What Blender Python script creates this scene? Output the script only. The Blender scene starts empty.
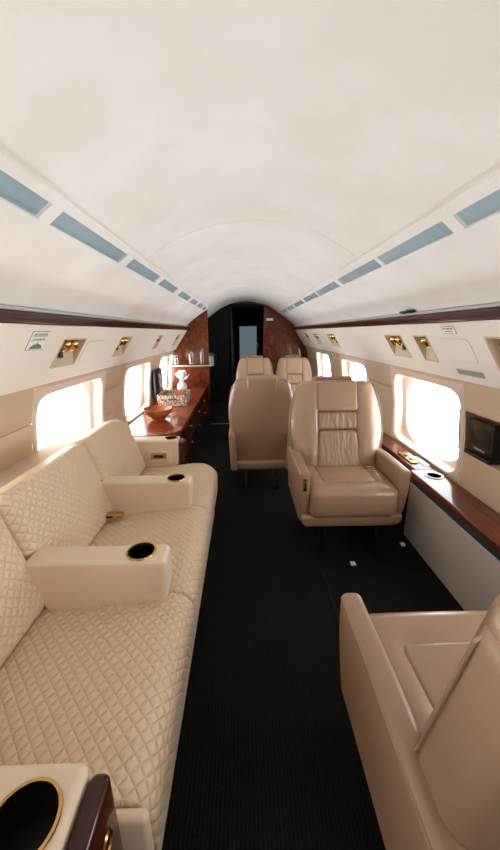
import bpy, math, random
from mathutils import Vector, Matrix
random.seed(4)
C = bpy.context.scene.collection
D = bpy.data
PI = math.pi
CX = 0.055                                   # centre line of the cabin

# ------------------------------------------------------------------ materials
def mat(name, col, rough=.5, metal=0., coat=0., spec=.5, bump=None, var=None, coat_rough=.05):
    m = D.materials.new(name); m.use_nodes = True
    nt = m.node_tree; b = nt.nodes['Principled BSDF']
    b.inputs['Base Color'].default_value = (*col, 1)
    b.inputs['Roughness'].default_value = rough
    b.inputs['Metallic'].default_value = metal
    b.inputs['Coat Weight'].default_value = coat
    b.inputs['Coat Roughness'].default_value = coat_rough
    b.inputs['Specular IOR Level'].default_value = spec
    tc = nt.nodes.new('ShaderNodeTexCoord')
    if var:                                   # (scale, dark colour, light colour)
        n = nt.nodes.new('ShaderNodeTexNoise'); n.inputs['Scale'].default_value = var[0]; n.inputs['Detail'].default_value = 5
        nt.links.new(tc.outputs['Object'], n.inputs['Vector'])
        r = nt.nodes.new('ShaderNodeValToRGB')
        r.color_ramp.elements[0].position = .35; r.color_ramp.elements[0].color = (*var[1], 1)
        r.color_ramp.elements[1].position = .68; r.color_ramp.elements[1].color = (*var[2], 1)
        nt.links.new(n.outputs['Fac'], r.inputs['Fac']); nt.links.new(r.outputs['Color'], b.inputs['Base Color'])
    if bump:                                  # [(scale, strength, distance), ...]
        prev = None
        for sc, st, di in bump:
            n = nt.nodes.new('ShaderNodeTexNoise'); n.inputs['Scale'].default_value = sc; n.inputs['Detail'].default_value = 3
            nt.links.new(tc.outputs['Object'], n.inputs['Vector'])
            u = nt.nodes.new('ShaderNodeBump'); u.inputs['Strength'].default_value = st; u.inputs['Distance'].default_value = di
            nt.links.new(n.outputs['Fac'], u.inputs['Height'])
            if prev: nt.links.new(prev.outputs['Normal'], u.inputs['Normal'])
            prev = u
        nt.links.new(prev.outputs['Normal'], b.inputs['Normal'])
    return m

def srgb(r, g, b):
    f = lambda c: (c/255/12.92) if c <= 10 else ((c/255+.055)/1.055)**2.4
    return (f(r), f(g), f(b))

M = {}
M['ceiling'] = mat('ceiling_vinyl', srgb(232, 227, 219), .55, bump=[(6, .10, .02), (160, .12, .002)], var=(3.0, srgb(224, 220, 214), srgb(234, 231, 227)))
M['panel'] = mat('service_panel_vinyl', srgb(232, 226, 216), .5, bump=[(200, .1, .001)])
M['wall'] = mat('wall_fabric', srgb(205, 180, 152), .7, bump=[(420, .25, .002)])
M['window'] = mat('window_plastic', srgb(222, 205, 188), .45)
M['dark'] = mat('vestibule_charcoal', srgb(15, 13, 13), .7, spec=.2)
M['grey_panel'] = mat('grey_panel_fabric', srgb(186, 178, 170), .8, bump=[(500, .3, .002)])
M['green'] = mat('dark_green_strip', srgb(40, 62, 62), .5)
M['cream'] = mat('cream_leather', srgb(224, 201, 175), .45, bump=[(350, .15, .001)])
M['skirt'] = mat('pale_skirt', srgb(216, 209, 197), .6)
M['tan'] = mat('tan_leather', srgb(162, 130, 104), .34, bump=[(11, .22, .02), (300, .12, .001)], coat=.45, coat_rough=.2)
M['tan_dark'] = mat('tan_shell_leather', srgb(158, 127, 101), .40, bump=[(300, .12, .001)])
M['brass'] = mat('polished_brass', srgb(206, 164, 100), .22, 1.)
M['steel'] = mat('brushed_steel', srgb(190, 188, 184), .3, 1.)
M['black'] = mat('black_plastic', srgb(16, 16, 17), .35)
M['screen'] = mat('dark_screen_glass', srgb(10, 11, 13), .3)
M['grey'] = mat('grey_plastic', srgb(150, 150, 150), .5)
M['lip'] = mat('grey_lip', srgb(168, 166, 160), .4)
M['cup'] = mat('black_cup_liner', srgb(14, 12, 10), .3)
M['niche'] = mat('niche_beige', srgb(206, 188, 162), .5)
M['lens'] = mat('blue_grey_lens', srgb(148, 172, 180), .3, bump=[(90, .15, .003)], var=(2.5, srgb(140, 164, 173), srgb(156, 180, 188)))
M['white'] = mat('white_card', srgb(236, 234, 230), .5)
M['red_ink'] = mat('red_ink', srgb(120, 30, 34), .6)
M['grey_ink'] = mat('grey_ink', srgb(110, 118, 120), .6)
M['ceramic'] = mat('white_ceramic', srgb(240, 240, 238), .25)
M['line'] = mat('seam_line', srgb(178, 168, 154), .7)  # tone of the thin outline round the hatch covers
M['bowlwood'] = mat('turned_wood', srgb(176, 96, 48), .3, var=(9, srgb(150, 76, 34), srgb(196, 116, 62)))
M['redcloth'] = mat('red_card', srgb(196, 72, 44), .5)

def wood(name, c0, c1, scale=(1, 1, 1), rough=.28):
    m = mat(name, c0, rough, coat=.55, coat_rough=.04, spec=.12)
    nt = m.node_tree; b = nt.nodes['Principled BSDF']
    tc = nt.nodes.new('ShaderNodeTexCoord'); mp = nt.nodes.new('ShaderNodeMapping'); mp.inputs['Scale'].default_value = scale
    n = nt.nodes.new('ShaderNodeTexNoise'); n.inputs['Scale'].default_value = 5; n.inputs['Detail'].default_value = 4; n.inputs['Distortion'].default_value = 1.6
    r = nt.nodes.new('ShaderNodeValToRGB')
    r.color_ramp.elements[0].position = .3; r.color_ramp.elements[0].color = (*c0, 1)
    r.color_ramp.elements[1].position = .72; r.color_ramp.elements[1].color = (*c1, 1)
    nt.links.new(tc.outputs['Object'], mp.inputs['Vector']); nt.links.new(mp.outputs['Vector'], n.inputs['Vector'])
    nt.links.new(n.outputs['Fac'], r.inputs['Fac']); nt.links.new(r.outputs['Color'], b.inputs['Base Color'])
    return m
M['wood'] = wood('dark_wood_trim', srgb(40, 15, 8), srgb(76, 31, 16), (6, .6, 6))
M['burl'] = wood('burl_wood', srgb(60, 22, 9), srgb(122, 54, 23), (2.2, 2.2, 1.6))
M['counter'] = wood('counter_burl', srgb(104, 36, 15), srgb(168, 78, 36), (2.2, 2.2, 1.6))
M['ledgewood'] = wood('ledge_wood', srgb(66, 27, 15), srgb(112, 50, 28), (5, .5, 5))

def carpet():
    m = mat('black_carpet', srgb(40, 38, 37), .95, spec=.15)
    nt = m.node_tree; b = nt.nodes['Principled BSDF']
    tc = nt.nodes.new('ShaderNodeTexCoord')
    w = nt.nodes.new('ShaderNodeTexWave'); w.inputs['Scale'].default_value = 26; w.inputs['Distortion'].default_value = 2.5; w.inputs['Detail'].default_value = 2; w.inputs['Detail Scale'].default_value = 4
    n = nt.nodes.new('ShaderNodeTexNoise'); n.inputs['Scale'].default_value = 220
    mx = nt.nodes.new('ShaderNodeMath'); mx.operation = 'MULTIPLY'
    bp = nt.nodes.new('ShaderNodeBump'); bp.inputs['Strength'].default_value = .8; bp.inputs['Distance'].default_value = .006
    r = nt.nodes.new('ShaderNodeValToRGB'); r.color_ramp.elements[0].color = (*srgb(14, 13, 13), 1); r.color_ramp.elements[1].color = (*srgb(34, 32, 31), 1)
    nt.links.new(tc.outputs['Object'], w.inputs['Vector']); nt.links.new(tc.outputs['Object'], n.inputs['Vector'])
    nt.links.new(w.outputs['Fac'], mx.inputs[0]); nt.links.new(n.outputs['Fac'], mx.inputs[1])
    nt.links.new(mx.outputs[0], bp.inputs['Height']); nt.links.new(bp.outputs['Normal'], b.inputs['Normal'])
    nt.links.new(mx.outputs[0], r.inputs['Fac']); nt.links.new(r.outputs['Color'], b.inputs['Base Color'])
    return m
M['carpet'] = carpet()

def quilt():
    m = mat('quilted_cream_leather', srgb(221, 195, 162), .42)
    nt = m.node_tree; b = nt.nodes['Principled BSDF']
    uv = nt.nodes.new('ShaderNodeUVMap'); uv.uv_map = 'UVMap'
    sp = nt.nodes.new('ShaderNodeSeparateXYZ'); nt.links.new(uv.outputs['UV'], sp.inputs[0])
    def mth(op, a, c=None):
        n = nt.nodes.new('ShaderNodeMath'); n.operation = op
        for i, v in enumerate((a, c)):
            if v is None: continue
            if isinstance(v, (int, float)): n.inputs[i].default_value = v
            else: nt.links.new(v, n.inputs[i])
        return n.outputs[0]
    s = PI/.036
    su = mth('MULTIPLY', mth('ADD', sp.outputs[0], sp.outputs[1]), s)
    sv = mth('MULTIPLY', mth('SUBTRACT', sp.outputs[0], sp.outputs[1]), s)
    a = mth('ABSOLUTE', mth('SINE', su)); c = mth('ABSOLUTE', mth('SINE', sv))
    h = mth('POWER', mth('MINIMUM', a, c), .55)
    bp = nt.nodes.new('ShaderNodeBump'); bp.inputs['Strength'].default_value = .75; bp.inputs['Distance'].default_value = .007
    nt.links.new(h, bp.inputs['Height'])
    nt.links.new(bp.outputs['Normal'], b.inputs['Normal'])
    return m
M['quilt'] = quilt()

def wrinkle():
    m = mat('gathered_tan_leather', srgb(162, 131, 105), .34, coat=.2, coat_rough=.3)
    nt = m.node_tree; b = nt.nodes['Principled BSDF']
    tc = nt.nodes.new('ShaderNodeTexCoord'); mp = nt.nodes.new('ShaderNodeMapping'); mp.inputs['Scale'].default_value = (26, 6, 5)
    n = nt.nodes.new('ShaderNodeTexNoise'); n.inputs['Scale'].default_value = 1; n.inputs['Detail'].default_value = 2; n.inputs['Distortion'].default_value = .6
    bp = nt.nodes.new('ShaderNodeBump'); bp.inputs['Strength'].default_value = .7; bp.inputs['Distance'].default_value = .04
    nt.links.new(tc.outputs['Object'], mp.inputs['Vector']); nt.links.new(mp.outputs['Vector'], n.inputs['Vector'])
    nt.links.new(n.outputs['Fac'], bp.inputs['Height']); nt.links.new(bp.outputs['Normal'], b.inputs['Normal'])
    return m
M['wrinkle'] = wrinkle()

def wicker():
    m = mat('woven_wicker', srgb(186, 158, 128), .7)
    nt = m.node_tree; b = nt.nodes['Principled BSDF']
    tc = nt.nodes.new('ShaderNodeTexCoord'); v = nt.nodes.new('ShaderNodeTexVoronoi'); v.inputs['Scale'].default_value = 55
    r = nt.nodes.new('ShaderNodeValToRGB'); r.color_ramp.elements[0].color = (*srgb(226, 206, 180), 1); r.color_ramp.elements[1].color = (*srgb(92, 62, 40), 1)
    r.color_ramp.elements[0].position = .25; r.color_ramp.elements[1].position = .75
    bp = nt.nodes.new('ShaderNodeBump'); bp.inputs['Distance'].default_value = .006; bp.invert = True
    nt.links.new(tc.outputs['Object'], v.inputs['Vector']); nt.links.new(v.outputs['Distance'], r.inputs['Fac'])
    nt.links.new(r.outputs['Color'], b.inputs['Base Color']); nt.links.new(v.outputs['Distance'], bp.inputs['Height']); nt.links.new(bp.outputs['Normal'], b.inputs['Normal'])
    return m
M['wicker'] = wicker()

def pane(name, tint, gloss):
    m = D.materials.new(name); m.use_nodes = True; nt = m.node_tree
    for n in list(nt.nodes):
        if n.type != 'OUTPUT_MATERIAL': nt.nodes.remove(n)
    t = nt.nodes.new('ShaderNodeBsdfTransparent'); t.inputs[0].default_value = (*tint, 1)
    g = nt.nodes.new('ShaderNodeBsdfGlossy'); g.inputs['Roughness'].default_value = .05
    mx = nt.nodes.new('ShaderNodeMixShader'); mx.inputs[0].default_value = gloss
    nt.links.new(t.outputs[0], mx.inputs[1]); nt.links.new(g.outputs[0], mx.inputs[2]); nt.links.new(mx.outputs[0], nt.nodes['Material Output'].inputs[0])
    return m
M['pane'] = pane('window_pane', (.97, .985, 1), .06)
M['glass'] = pane('clear_glass', (.93, .9, .88), .06)
def frosted():                                # faint emission stands in for light behind the pane; no lamp there
    m = mat('glowing_frosted_blue_glass', srgb(150, 172, 182), .4)
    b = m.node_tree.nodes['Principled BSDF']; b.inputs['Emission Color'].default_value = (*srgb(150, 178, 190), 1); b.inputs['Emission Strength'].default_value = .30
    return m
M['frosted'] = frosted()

# ------------------------------------------------------------------ mesh helpers
class MB:
    def __init__(s): s.v = []; s.f = []; s.uv = None; s.mi = []
    def add(s, v, f):
        o = len(s.v); s.v += [tuple(p) for p in v]; s.f += [tuple(i+o for i in q) for q in f]; return s
    def box(s, x0, x1, y0, y1, z0, z1):
        return s.add([(x0,y0,z0),(x1,y0,z0),(x1,y1,z0),(x0,y1,z0),(x0,y0,z1),(x1,y0,z1),(x1,y1,z1),(x0,y1,z1)],
                     [(0,3,2,1),(4,5,6,7),(0,1,5,4),(1,2,6,5),(2,3,7,6),(3,0,4,7)])
    def rbox(s, x0, x1, y0, y1, z0, z1, r=.02, seg=3, n=(4, 4, 4), fn=None):
        h = ((x1-x0)/2, (y1-y0)/2, (z1-z0)/2); c = ((x0+x1)/2, (y0+y1)/2, (z0+z1)/2)
        r = min(r, .999*min(h))
        ax = []
        for a, k in zip(h, n):
            i = a-r
            cs = [r*math.tan(PI/4*j/seg) for j in range(seg+1)]
            flat = [-i+2*i*j/k for j in range(k+1)]
            ax.append([-i-q for q in cs[::-1]][:-1] + flat + [i+q for q in cs][1:])
        idx = {}; vv = []; ff = []
        def vert(p):
            q = tuple(max(-(a-r), min(a-r, t)) for a, t in zip(h, p))
            d = [t-u for t, u in zip(p, q)]; l = math.sqrt(sum(t*t for t in d)) or 1
            w = tuple(q[i]+r*d[i]/l for i in range(3))
            key = tuple(round(t*1e5) for t in w)
            if key not in idx:
                idx[key] = len(vv); vv.append(tuple(w[i]+c[i] for i in range(3)))
            return idx[key]
        for a in range(3):
            b, e = (a+1) % 3, (a+2) % 3
            for sg in (-1, 1):
                A, B = ax[b], ax[e]
                for i in range(len(A)-1):
                    for j in range(len(B)-1):
                        qs = []
                        for (u, w) in ((A[i],B[j]),(A[i+1],B[j]),(A[i+1],B[j+1]),(A[i],B[j+1])):
                            p = [0, 0, 0]; p[a] = sg*h[a]; p[b] = u; p[e] = w; qs.append(vert(p))
                        if sg < 0: qs = qs[::-1]
                        if len(set(qs)) >= 3:
                            out = []
                            for q in qs:
                                if q not in out: out.append(q)
                            ff.append(tuple(out))
        if fn: vv = [fn(*p) for p in vv]
        return s.add(vv, ff)
    def lathe(s, prof, n=28, c=(0, 0, 0), axis='z', close=False):
        vv = []; ff = []
        for (r, z) in prof:
            for k in range(n):
                t = 2*PI*k/n; x, y = r*math.cos(t), r*math.sin(t)
                p = (x, y, z) if axis == 'z' else ((x, z, y) if axis == 'y' else (z, x, y))
                vv.append(tuple(a+b for a, b in zip(p, c)))
        m = len(prof)
        for i in range(m-1 if not close else m):
            for k in range(n):
                a, b = i*n+k, i*n+(k+1) % n; i2 = (i+1) % m
                ff.append((a, b, i2*n+(k+1) % n, i2*n+k))
        return s.add(vv, ff)
    def tube(s, path, r, n=8):
        vv = []; ff = []; P = [Vector(p) for p in path]
        for i, p in enumerate(P):
            t = (P[min(i+1, len(P)-1)]-P[max(i-1, 0)]).normalized()
            a = t.cross(Vector((0, 0, 1)));
            if a.length < .01: a = t.cross(Vector((0, 1, 0)))
            a.normalize(); b = t.cross(a)
            rr = r[i] if isinstance(r, (list, tuple)) else r
            for k in range(n):
                q = 2*PI*k/n; vv.append(tuple(p+a*rr*math.cos(q)+b*rr*math.sin(q)))
        for i in range(len(P)-1):
            for k in range(n): ff.append((i*n+k, i*n+(k+1) % n, (i+1)*n+(k+1) % n, (i+1)*n+k))
        ff.append(tuple(range(n))[::-1]); ff.append(tuple((len(P)-1)*n+k for k in range(n)))
        return s.add(vv, ff)
    def prism(s, poly, lo, hi, axis='z'):
        n = len(poly)
        def P3(p, w): return (p[0], p[1], w) if axis == 'z' else ((p[0], w, p[1]) if axis == 'y' else (w, p[0], p[1]))
        vv = [P3(p, lo) for p in poly]+[P3(p, hi) for p in poly]
        ff = [tuple(range(n))[::-1], tuple(range(n, 2*n))]+[(i, (i+1) % n, n+(i+1) % n, n+i) for i in range(n)]
        return s.add(vv, ff)
    def map(s, fn): s.v = [fn(*p) for p in s.v]; return s
    def build(s, name, m, parent=None, smooth=True, angle=40, uvfn=None):
        me = D.meshes.new(name); me.from_pydata(s.v, [], s.f); me.validate(); me.update()
        if smooth:
            me.polygons.foreach_set('use_smooth', [True]*len(me.polygons))
            me.set_sharp_from_angle(angle=math.radians(angle))
        if uvfn:
            lay = me.uv_layers.new(name='UVMap')
            for l in me.loops: lay.data[l.index].uv = uvfn(*me.vertices[l.vertex_index].co)
        o = D.objects.new(name, me); C.objects.link(o); me.materials.append(m)
        fix_normals(me)
        if parent: o.parent = parent
        return o
import bmesh
def fix_normals(me):
    b = bmesh.new(); b.from_mesh(me); bmesh.ops.recalc_face_normals(b, faces=b.faces); b.to_mesh(me); b.free()

def thing(name, label, cat, loc=(0, 0, 0), rz=0, group=None):
    o = D.objects.new(name, None); C.objects.link(o); o.empty_display_size = .05
    o.location = loc; o.rotation_euler = (0, 0, rz)
    return tag(o, label, cat, group)
def tag(o, label, cat, group=None):
    o['label'] = label; o['category'] = cat
    if group: o['group'] = group
    return o
def struct(o, label, cat):
    o['kind'] = 'structure'; return tag(o, label, cat)
def cut(o, cutters):
    """boolean holes, applied at once; the cutters are deleted"""
    for mb in cutters:
        c = mb.build('cutter', M['cup'], None, smooth=False)
        md = o.modifiers.new('cut', 'BOOLEAN'); md.operation = 'DIFFERENCE'; md.solver = 'EXACT'; md.object = c
        c.parent = o.parent
        bpy.context.view_layer.update()
        me = D.meshes.new_from_object(o.evaluated_get(bpy.context.evaluated_depsgraph_get()))
        o.modifiers.clear(); old = o.data; o.data = me; D.objects.remove(c)
        me.name = old.name; D.meshes.remove(old)
        me.set_sharp_from_angle(angle=math.radians(40))
def copy_tree(o, parent=None):
    c = o.copy(); C.objects.link(c)
    if parent: c.parent = parent
    for ch in list(o.children): copy_tree(ch, c)
    return c
def cyl(r, z0, z1, c=(0, 0), n=40):
    mb = MB(); poly = [(c[0]+r*math.cos(2*PI*k/n), c[1]+r*math.sin(2*PI*k/n)) for k in range(n)]
    return mb.prism(poly, z0, z1)
def rrect(cx, cy, hx, hy, r, n=6):
    out = []
    for (sx, sy, a0) in ((1, 1, 0), (-1, 1, PI/2), (-1, -1, PI), (1, -1, 1.5*PI)):
        for k in range(n+1):
            a = a0+PI/2*k/n; out.append((cx+sx*(hx-r)+r*math.cos(a), cy+sy*(hy-r)+r*math.sin(a)))
    return out

# ------------------------------------------------------------------ cabin cross-section
Y0, Y1 = -1.9, 6.42
def interp(tab, t):
    for (a, x), (b, y) in zip(tab, tab[1:]):
        if t <= b: return x+(y-x)*(t-a)/(b-a) if t >= a else x
    return tab[-1][1]
WALLTAB = [(0, 1.15), (.25, 1.18), (.465, 1.195), (.60, 1.196), (.75, 1.187), (.90, 1.163), (1.075, 1.118), (1.2, 1.07), (1.32, 1.01), (1.45, .93)]
def wallw(z): return interp(WALLTAB, z)
def wallpt(s, y, z, off=0): return (CX+s*(wallw(z)+off), y, z)
PB, PT = (1.095, 1.075), (.90, 1.366)
PL = math.hypot(PT[0]-PB[0], PT[1]-PB[1]); PN = (-(PT[1]-PB[1])/PL, (PT[0]-PB[0])/PL)     # inward normal (w, z)
def psu(s, y, t, off=0):
    return (CX+s*(PB[0]+(PT[0]-PB[0])*t+PN[0]*off), y, PB[1]+(PT[1]-PB[1])*t+PN[1]*off)
SB, ST = (.64, 1.627), (.555, 1.69)
SL = math.hypot(ST[0]-SB[0], ST[1]-SB[1]); SN = (-(ST[1]-SB[1])/SL, (ST[0]-SB[0])/SL)
def strip(s, y, t, off=0):
    return (CX+s*(SB[0]+(ST[0]-SB[0])*t+SN[0]*off), y, SB[1]+(ST[1]-SB[1])*t+SN[1]*off)

def sheet(fn, ys, ts, holes=()):
    ys = sorted(set(round(v, 5) for v in list(ys)+[h[i] for h in holes for i in (0, 1)]))
    ts = sorted(set(round(v, 5) for v in list(ts)+[h[i] for h in holes for i in (2, 3)]))
    mb = MB(); vv = [fn(y, t) for y in ys for t in ts]; n = len(ts); ff = []
    for i in range(len(ys)-1):
        for j in range(n-1):
            my, mt = (ys[i]+ys[i+1])/2, (ts[j]+ts[j+1])/2
            if any(h[0] < my < h[1] and h[2] < mt < h[3] for h in holes): continue
            ff.append((i*n+j, (i+1)*n+j, (i+1)*n+j+1, i*n+j+1))
    return mb.add(vv, ff)

def rng(a, b, d):
    n = max(1, round((b-a)/d)); return [a+(b-a)*k/n for k in range(n+1)]

# floor
f = MB().box(-1.35, 1.45, Y0, 8.7, -.05, 0).build('floor', M['carpet'], smooth=False)
struct(f, 'black ribbed carpet along the whole cabin', 'floor')

# windows: hole in the wall sheet, insert panel, reveal, oval pane
WIN = {-1: [-.55, .80, 2.15, 3.52, 4.85], 1: [-.70, .75, 2.21, 3.68, 5.12]}
WZ0, WZ1, WH = .475, 1.06, .465
GROOVES = (.68, .875)
NICHE = (1.43, 1.80, .665, .905)              # recess for the monitor in the right-hand wall
for s, nm in ((-1, 'left'), (1, 'right')):
    holes = [(y-WH, y+WH, WZ0, WZ1) for y in WIN[s]]
    if s > 0: holes.append(NICHE)
    zs = [0, .12, .25, .36, .465, .53, .60, .68-.003, .68, .68+.003, .75, .82, .875-.003, .875, .875+.003, .95, 1.01, 1.075, 1.14, 1.2, 1.26, 1.32, 1.38, 1.45]
    def fn(y, z, s=s): return wallpt(s, y, z, .006 if any(abs(z-g) < 1e-4 for g in GROOVES) else 0)
    mb = sheet(fn, rng(Y0, Y1, .3), zs, holes)
    if s > 0:                                 # the box of the recess
        a, b, c, d = NICHE; dp = .07
        q = [wallpt(1, a, c), wallpt(1, b, c), wallpt(1, b, d), wallpt(1, a, d)]
        p = [(x+dp+.03+(.02 if i > 1 else -.02)*0, y, z) for i, (x, y, z) in enumerate(q)]
        mb.add(q+p, [(0, 1, 5, 4), (1, 2, 6, 5), (2, 3, 7, 6), (3, 0, 4, 7), (4, 5, 6, 7)])
    o = mb.build('wall_'+nm, M['wall'], angle=60)
    struct(o, 'beige fabric side wall with seams, %s side of the cabin' % nm, 'wall')
wn = 0
for s in (-1, 1):
    for yc in WIN[s]:
        wn += 1
        zc = .745; N = 64
        def loop(hx, hz, p, zc=zc, yc=yc):
            out = []
            for k in range(N):
                t = 2*PI*k/N; c, q = math.cos(t), math.sin(t)
                out.append((yc+hx*math.copysign(abs(c)**(2/p), c), zc+hz*math.copysign(abs(q)**(2/p), q)))
            return out
        def outer():
            out = []
            for (a, b) in loop(1, 1, 2, 0, 0):
                m = max(abs(a), abs(b)); out.append((yc+WH*a/m, (WZ0+WZ1)/2+(WZ1-WZ0)/2*b/m))
            return out
        L = [[wallpt(s, y, z, 0) for y, z in outer()],
             [wallpt(s, y, z, .005) for y, z in loop(WH-.004, .289, 30, (WZ0+WZ1)/2)],
             [wallpt(s, y, z, -.004) for y, z in loop(WH-.010, .283, 24, (WZ0+WZ1)/2)],
             [wallpt(s, y, z, -.005) for y, z in loop(.428, .266, 9)],
             [wallpt(s, y, z, .004) for y, z in loop(.418, .260, 8)],
             [wallpt(s, y, z, .060) for y, z in loop(.410, .256, 7)],
             [wallpt(s, y, z, .068) for y, z in loop(.368, .247, 3.5)],
             [wallpt(s, y, z, .085) for y, z in loop(.356, .238, 3.3)]]
        mb = MB(); vv = sum(L, []); ff = []
        for i in range(len(L)-1):
            for k in range(N): ff.append((i*N+k, i*N+(k+1) % N, (i+1)*N+(k+1) % N, (i+1)*N+k))
        w = mb.add(vv, ff).build('window_%d' % wn, M['window'], angle=35)
        struct(w, 'bright oval cabin window in a beige reveal, %s wall' % ('left' if s < 0 else 'right'), 'window')
        pv = [wallpt(s, y, z, .078) for y, z in loop(.358, .240, 3.3)]
        MB().add(pv, [tuple(range(N))]).build('window_pane', M['pane'], w, smooth=False)

# passenger service panels
RN = {1: [(2.163, 2.398, 'near'), (1.855, 1.985, ''), (1.15, 1.388, ''), (5.38, 5.642, ''), (4.64, 4.90, ''), (3.78, 4.09, '')],
      -1: [(1.713, 1.945, ''), (2.52, 2.745, ''), (3.635, 3.80, ''), (4.66, 4.83, '')]}
T0, T1 = .31, .77
PSUEND = {-1: 5.42, 1: 6.40}
for s, nm in ((-1, 'left'), (1, 'right')):
    holes = [(a, b, T0, T1) for a, b, _ in RN[s]]
    mb = sheet(lambda y, t, s=s: psu(s, y, t), rng(Y0, PSUEND[s], .4), [0, .25, .5, .75, 1], holes)
    # lower return to the wall
    q = [psu(s, Y0, 0), psu(s, PSUEND[s], 0), (CX+s*1.125, PSUEND[s], 1.07), (CX+s*1.125, Y0, 1.07)]
    mb.add(q, [(0, 1, 2, 3)])
    o = mb.build('trim_service_panel_'+nm, M['panel'], angle=30)
    struct(o, 'long slanted off-white service panel above the %s windows' % nm, 'trim')
    # wood strip with a grey lip
    w = MB().rbox(CX+s*.90-.022, CX+s*.90+.022, Y0, PSUEND[s], 1.364, 1.412, .008, 2, (1, 1, 1)).build('trim_wood_'+nm, M['wood'])
    struct(w, 'dark polished wood strip along the top of the %s service panel' % nm, 'trim')
    l = MB().rbox(CX+s*.893-.018, CX+s*.893+.018, Y0, PSUEND[s], 1.4125, 1.427, .006, 2, (1, 1, 1)).build('trim_lip_'+nm, M['lip'])
    struct(l, 'thin grey lip above the %s wood strip' % nm, 'trim')

t = thing('latch', 'small black latch on the grey lip above the right wood strip', 'latch', (.928, 1.95, 1.428))
MB().rbox(-.02, .02, -.06, .06, 0, .010, .003, 2, (1, 1, 1)).build('body', M['black'], t); MB().rbox(-.028, -.016, -.02, .02, -.006, .008, .003, 2, (1, 1, 1)).build('tab', M['black'], t)
# ceiling
prof = []
lo = [(.905, 1.425), (.86, 1.468), (.79, 1.525), (.715, 1.578), SB]
R = (ST[0]**2+(1.872-ST[1])**2)/(2*(1.872-ST[1])); zc = 1.872-R; a0 = math.asin(ST[0]/R)
arc = [(R*math.sin(a0*(1-k/14)), zc+R*math.cos(a0*(1-k/14))) for k in range(29)]
half = [(p[0], p[1]) for p in lo]+[ST]
prof = half + arc[1:-1] + [(-p[0], p[1]) for p in half[::-1]]
ys = rng(Y0, 1.8775, .3)+[1.8795, 1.8815]+rng(1.8835, Y1, .3)
vv = []
for y in ys:
    g = .006 if abs(y-1.8795) < 1e-4 or abs(y-1.8815) < 1e-4 else 0
    for i, (w, z) in enumerate(prof):
        inside = len(half)-1 <= i <= len(prof)-len(half)
        vv.append((CX+w*(1+(g if inside else 0)), y, z+(g if inside else 0)))
n = len(prof)
mb = MB().add(vv, [(i*n+j, i*n+j+1, (i+1)*n+j+1, (i+1)*n+j) for i in range(len(ys)-1) for j in range(n-1)])
struct(mb.build('ceiling', M['ceiling'], angle=30), 'arched off-white vinyl ceiling with one ring seam', 'ceiling')

# light strips with lenses
LENS = {1: [(-.95, -.33), (-.28, .38), (.45, 1.117), (1.175, 1.712), (1.742, 2.39), (2.465, 3.08), (3.14, 3.77), (3.83, 4.48), (4.55, 5.19), (5.27, 5.93)],
        -1: [(-1.0, -.4), (-.33, .36), (.42, 1.04), (1.10, 1.66), (1.742, 2.277), (2.37, 2.887), (3.05, 3.59), (3.70, 4.15), (4.25, 4.66), (4.74, 5.10)]}
LT = {1: (.11, .67), -1: (.20, .76)}
JOINT = {1: 1.156, -1: 1.082}
SEND = {1: 6.2, -1: 5.35}
ORD = ['nearest', 'second', 'third', 'fourth', 'fifth', 'sixth', 'seventh', 'eighth']
for s, nm in ((-1, 'left'), (1, 'right')):
    for k, (a, b) in enumerate(((Y0, JOINT[s]-.0015), (JOINT[s]+.0015, SEND[s]))):
        hs = [(p, q, *LT[s]) for p, q in LENS[s] if a < p < b]
        off = .007 if k == 0 else .005
        mb = sheet(lambda y, t, s=s, off=off: strip(s, y, t, off), [a, b], [-.06, 1.02], hs)
        for p, q, t0, t1 in hs+[(a, b, -.06, 1.02)]:          # rims
            r0 = [strip(s, *c, off) for c in ((p, t0), (q, t0), (q, t1), (p, t1))]
            dn = -.006 if (p, q) != (a, b) else 0
            r1 = [strip(s, *c, dn) for c in ((p, t0), (q, t0), (q, t1), (p, t1))]
            mb.add(r0+r1, [(i, (i+1) % 4, 4+(i+1) % 4, 4+i) for i in range(4)])
        struct(mb.build('trim_light_strip_%s%s' % (nm, '' if k else '_near'), M['ceiling'], smooth=False), 'off-white bezel strip holding the %s ceiling lights' % nm, 'trim')
    vis = [x for x in LENS[s] if x[1] > .9]
    for k, (a, b) in enumerate(vis):
        m = lambda y, t, z, s=s: strip(s, y, t, z)
        mb = MB().rbox(a+.003, b-.003, LT[s][0]+.015, LT[s][1]-.015, -.006, .001, .003, 2, (6, 2, 1)).map(m)
        o = mb.build('ceiling_light', M['lens'])
        tag(o, 'blue-grey lens in the %s ceiling strip, %s from the camera' % (nm, ORD[k]), 'ceiling light', 'lenses of the %s ceiling strip' % nm)

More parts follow.
